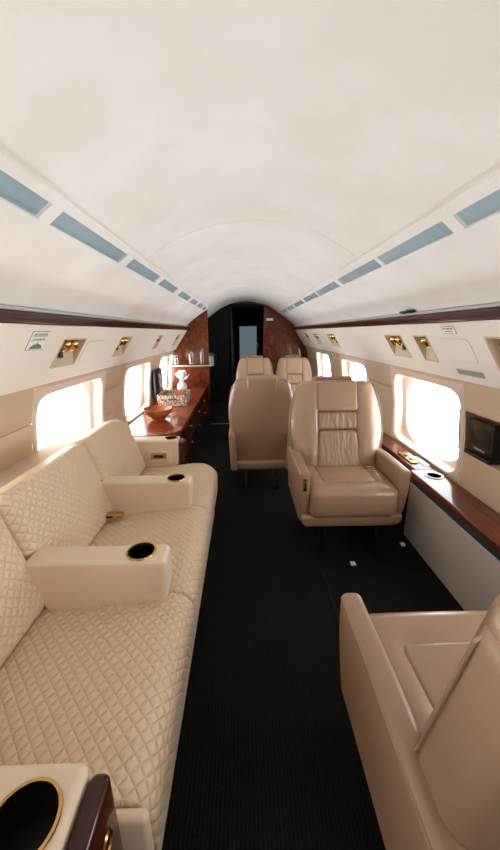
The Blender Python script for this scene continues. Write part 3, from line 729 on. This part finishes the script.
# ------------------------------------------------------------------ armchairs
def make_chair(label, loc, rz, sx=1., sz=1., rec=19., belt=True, control=True, group='tan leather armchairs', armtable=False, slim=False):
    t = thing('armchair', label, 'armchair', loc, rz, group)
    ra = math.radians(rec); cs, sn = math.cos(ra), math.sin(ra)
    X = lambda x: x*sx
    def bk(x, n, tt): return (X(x), .13+tt*sn-n*cs, .40+(tt*cs+n*sn)*sz)
    # seat
    def sf(x, y, z):
        if z > .40:
            k = min(1, max(0, (.19-abs(x))/.05))*min(1, max(0, (y+.19)/.06)); z -= .030*k
            z += .012*math.cos(max(-1, min(1, x/.26))*PI/2)*.6
        if y < -.2 and z > .28: y -= .012*math.sin(PI*min(1, (z-.26)/.19))
        return (X(x), y, z)
    MB().rbox(-.262, .262, -.275, .18, .245, .445, .045, 5, (14, 14, 5), sf).build('seat_cushion', M['tan'], t)
    MB().rbox(-.172, .172, -.155, .17, .40, .440, .018, 4, (8, 8, 1), lambda x, y, z: (X(x), y, z+(.006*math.cos(x/.172*PI/2) if z > .42 else 0))).build('seat_insert', M['tan'], t)
    def bf(x, y, z):
        k = max(0, (.235-z)/.06); return (X(x*(1-.08*k*k)), y*(1-.06*k*k), z)
    MB().rbox(-.308, .308, -.250, .27, .175, .262, .018, 4, (4, 4, 4), bf).build('seat_base', M['tan'], t)
    # arms
    for s in (-1, 1):
        def af(x, y, z):
            k = max(0, (.45-z)/.26)
            if y < 0: y += .05*k*k*(-y/.25)
            z -= .02*max(0, (y-.05)/.25) if z > .45 else 0
            return (X(x)-s*.012*k, y, z)
        a = MB().rbox(min(s*.263, s*.328), max(s*.263, s*.328), -.25, .31, .19, .545, .022, 4, (2, 8, 5), af).build('armrest', M['tan_dark'], t)
        MB().tube([(X(s*.326), -.235, .530), (X(s*.326), 0, .530), (X(s*.326), .30, .513)], .0025, 6).build('welt', M['tan_dark'], a)
        if control and s < 0:
            c = MB().rbox(-.012, .012, -.006, .004, -.042, .042, .004, 2, (1, 1, 1)).map(lambda x, y, z: (X(-.296)+x, y-.249, z+.47)).build('recline_control', M['brass'], a)
            MB().rbox(-.006, .006, -.012, -.004, -.02, .02, .003, 2, (1, 1, 1)).map(lambda x, y, z: (X(-.296)+x, y-.249, z+.47)).build('lever', M['brass'], c)
    # back
    def side(tt):
        if slim: return .875+.115*min(1, max(0, tt)/.6)
        k = max(0, (tt-.30)/.315)
        return (1-.20*k**2.2)*(1-.13*max(0, 1-max(tt, 0)/.26))
    def shell(x, n, tt):
        return bk(x*side(tt), n+(.012*math.cos(x/.33*PI/2) if n < -.06 else 0)*-1, tt-.015*(abs(x)/.3)**3*(tt > .4))
    MB().rbox(-.327, .327, -.115, .024, -.17, .615, .040, 5, (10, 2, 14), shell).build('back_shell', M['tan_dark'], t)
    for s in (-1, 1):
        path = [bk(s*(.327*side(tt)+.0005-.03*(max(0, tt-.555)/.04)**2), .004, tt) for tt in [-.10+.695*k/16 for k in range(17)]]
        MB().tube(path, .0035, 6).build('back_piping', M['tan_dark'], t)
    for s in (-1, 1):
        def bo(x, n, tt):
            o = max(0, min(1, (abs(x)-.13)/.19)); x = s*(.122+(abs(x)-.122)*(side(tt)*.325-.122)/.203)
            n += .022*math.sin(PI*min(1, o+.1)) - .022*o*o
            if tt < .12: n *= 1-.3*(.12-tt)/.12
            return bk(x, n, tt)
        MB().rbox(min(s*.122, s*.325), max(s*.122, s*.318), -.03, .052, .0, .620, .045, 5, (7, 2, 14), bo).build('bolster', M['tan'], t)
    MB().rbox(-.147, .147, -.05, .066, .402, .618, .026, 4, (6, 2, 6), lambda x, n, tt: bk(x, n+.012*math.cos(x/.142*PI/2)*(n > 0), tt)).build('headrest', M['tan'], t)
    MB().rbox(-.145, .145, -.128, -.03, .54, .670, .025, 4, (4, 2, 2), lambda x, n, tt: bk(x, n, tt)).build('headrest_mount', M['tan_dark'], t)
    MB().rbox(-.138, .138, -.05, .060, .275, .402, .024, 4, (6, 2, 4), lambda x, n, tt: bk(x, n, tt)).build('upper_pad', M['wrinkle'], t)
    MB().rbox(-.150, .150, -.05, .070, .01, .272, .03, 4, (6, 2, 6), lambda x, n, tt: bk(x*(1-.13*max(0, tt)/.27), n, tt)).build('lumbar_pad', M['wrinkle'], t)
    # pedestal
    for s in (-1, 1):
        l = MB().prism([(-.20, 0), (-.26, 0.01), (-.255, .03), (-.235, .18), (-.13, .18), (-.17, .10)], X(s*.16)-.012, X(s*.16)+.012, 'x').build('leg', M['black'], t, smooth=False)
        MB().prism([(.12, .18), (.22, .18), (.26, .03), (.265, 0), (.21, 0), (.17, .10)], X(s*.16)-.012, X(s*.16)+.012, 'x').build('leg', M['black'], t, smooth=False)
    if belt:
        b = MB().rbox(.16, .215, -.05, -.015, .447, .461, .004, 2, (1, 1, 1), lambda x, y, z: (X(x), y+.09, z-.005)).build('seat_belt_buckle', M['brass'], t)
    if armtable:
        MB().rbox(-.345, -.255, -.275, -.20, .50, .60, .012, 3, (1, 1, 1), lambda x, y, z: (X(x)-.02, y, z)).build('arm_end', M['wood'], t)
    return t
make_chair('tan leather armchair facing the camera beside the right-hand ledge', (.645, 2.0, 0), 0)
make_chair('tan leather armchair in the lower right corner, seen from behind', (.622, .605, 0), PI, rec=15, belt=False, control=False, slim=True)
make_chair('tan armchair in the aisle showing its plain back, behind the facing chair', (.142, 2.90, 0), PI, sx=.83, sz=.925, rec=9, belt=False, control=False)
make_chair('left seat of the far pair, against the dark passage, with wooden arm end', (.147, 4.12, 0), 0, sx=.765, rec=17, belt=False, control=False, armtable=True)
make_chair('right seat of the far pair, in front of the burl partition', (.660, 4.12, 0), 0, sx=.735, rec=17, belt=False, control=False)

# ------------------------------------------------------------------ light: daylight through the windows
W = D.worlds.new('daylight'); bpy.context.scene.world = W; W.use_nodes = True
wt = W.node_tree; bg = wt.nodes['Background']
tc = wt.nodes.new('ShaderNodeTexCoord'); sx = wt.nodes.new('ShaderNodeSeparateXYZ'); rp = wt.nodes.new('ShaderNodeValToRGB')
mr = wt.nodes.new('ShaderNodeMapRange'); mr.inputs['From Min'].default_value = -.25; mr.inputs['From Max'].default_value = .15
wt.links.new(tc.outputs['Generated'], sx.inputs[0]); wt.links.new(sx.outputs['Z'], mr.inputs['Value']); wt.links.new(mr.outputs['Result'], rp.inputs['Fac'])
rp.color_ramp.elements[0].color = (.97, .985, 1, 1)          # sunlit pale concrete apron below the horizon
rp.color_ramp.elements[1].color = (.42, .44, .46, 1)        # bright overcast sky
wt.links.new(rp.outputs['Color'], bg.inputs['Color']); bg.inputs['Strength'].default_value = 17.5
for s in (-1, 1):
    for yc in WIN[s]:
        la = D.lights.new('window_portal', 'AREA'); la.shape = 'RECTANGLE'; la.size = .70; la.size_y = .48
        la.cycles.is_portal = True
        o = D.objects.new('window_portal', la); C.objects.link(o)
        x, y, z = wallpt(s, yc, .745, .10); o.location = (x, y, z)
        o.rotation_euler = (0, s*PI/2, 0)
        la.size, la.size_y = .48, .70

# ------------------------------------------------------------------ camera
F = 330.; pitch = math.atan(93/F); yaw = math.radians(1.0); roll = math.radians(.45)
cam = D.cameras.new('camera'); cam.sensor_fit = 'HORIZONTAL'; cam.sensor_width = 36; cam.lens = F/500*36; cam.clip_start = .02
co = D.objects.new('camera', cam); C.objects.link(co); co.location = (0, 0, 1.33)
cp, sp, cy, sy = math.cos(pitch), math.sin(pitch), math.cos(yaw), math.sin(yaw)
fw = Vector((sy*cp, cy*cp, -sp)); r = Vector((cy, -sy, 0)); u = Vector((sy*sp, cy*sp, cp))
c, q = math.cos(roll), math.sin(roll)
r2 = r*c-u*q; u2 = u*c+r*q
Mx = Matrix((r2, u2, -fw)).transposed().to_4x4(); Mx.translation = Vector((0, 0, 1.33)); co.matrix_world = Mx
S = bpy.context.scene; S.camera = co
S.view_settings.view_transform = 'Standard'; S.view_settings.look = 'None'; S.view_settings.gamma = 1; S.view_settings.exposure = 0
S.cycles.max_bounces = 12; S.cycles.diffuse_bounces = 8; S.cycles.transparent_max_bounces = 12
S.cycles.caustics_reflective = False; S.cycles.caustics_refractive = False; S.cycles.sample_clamp_indirect = 8
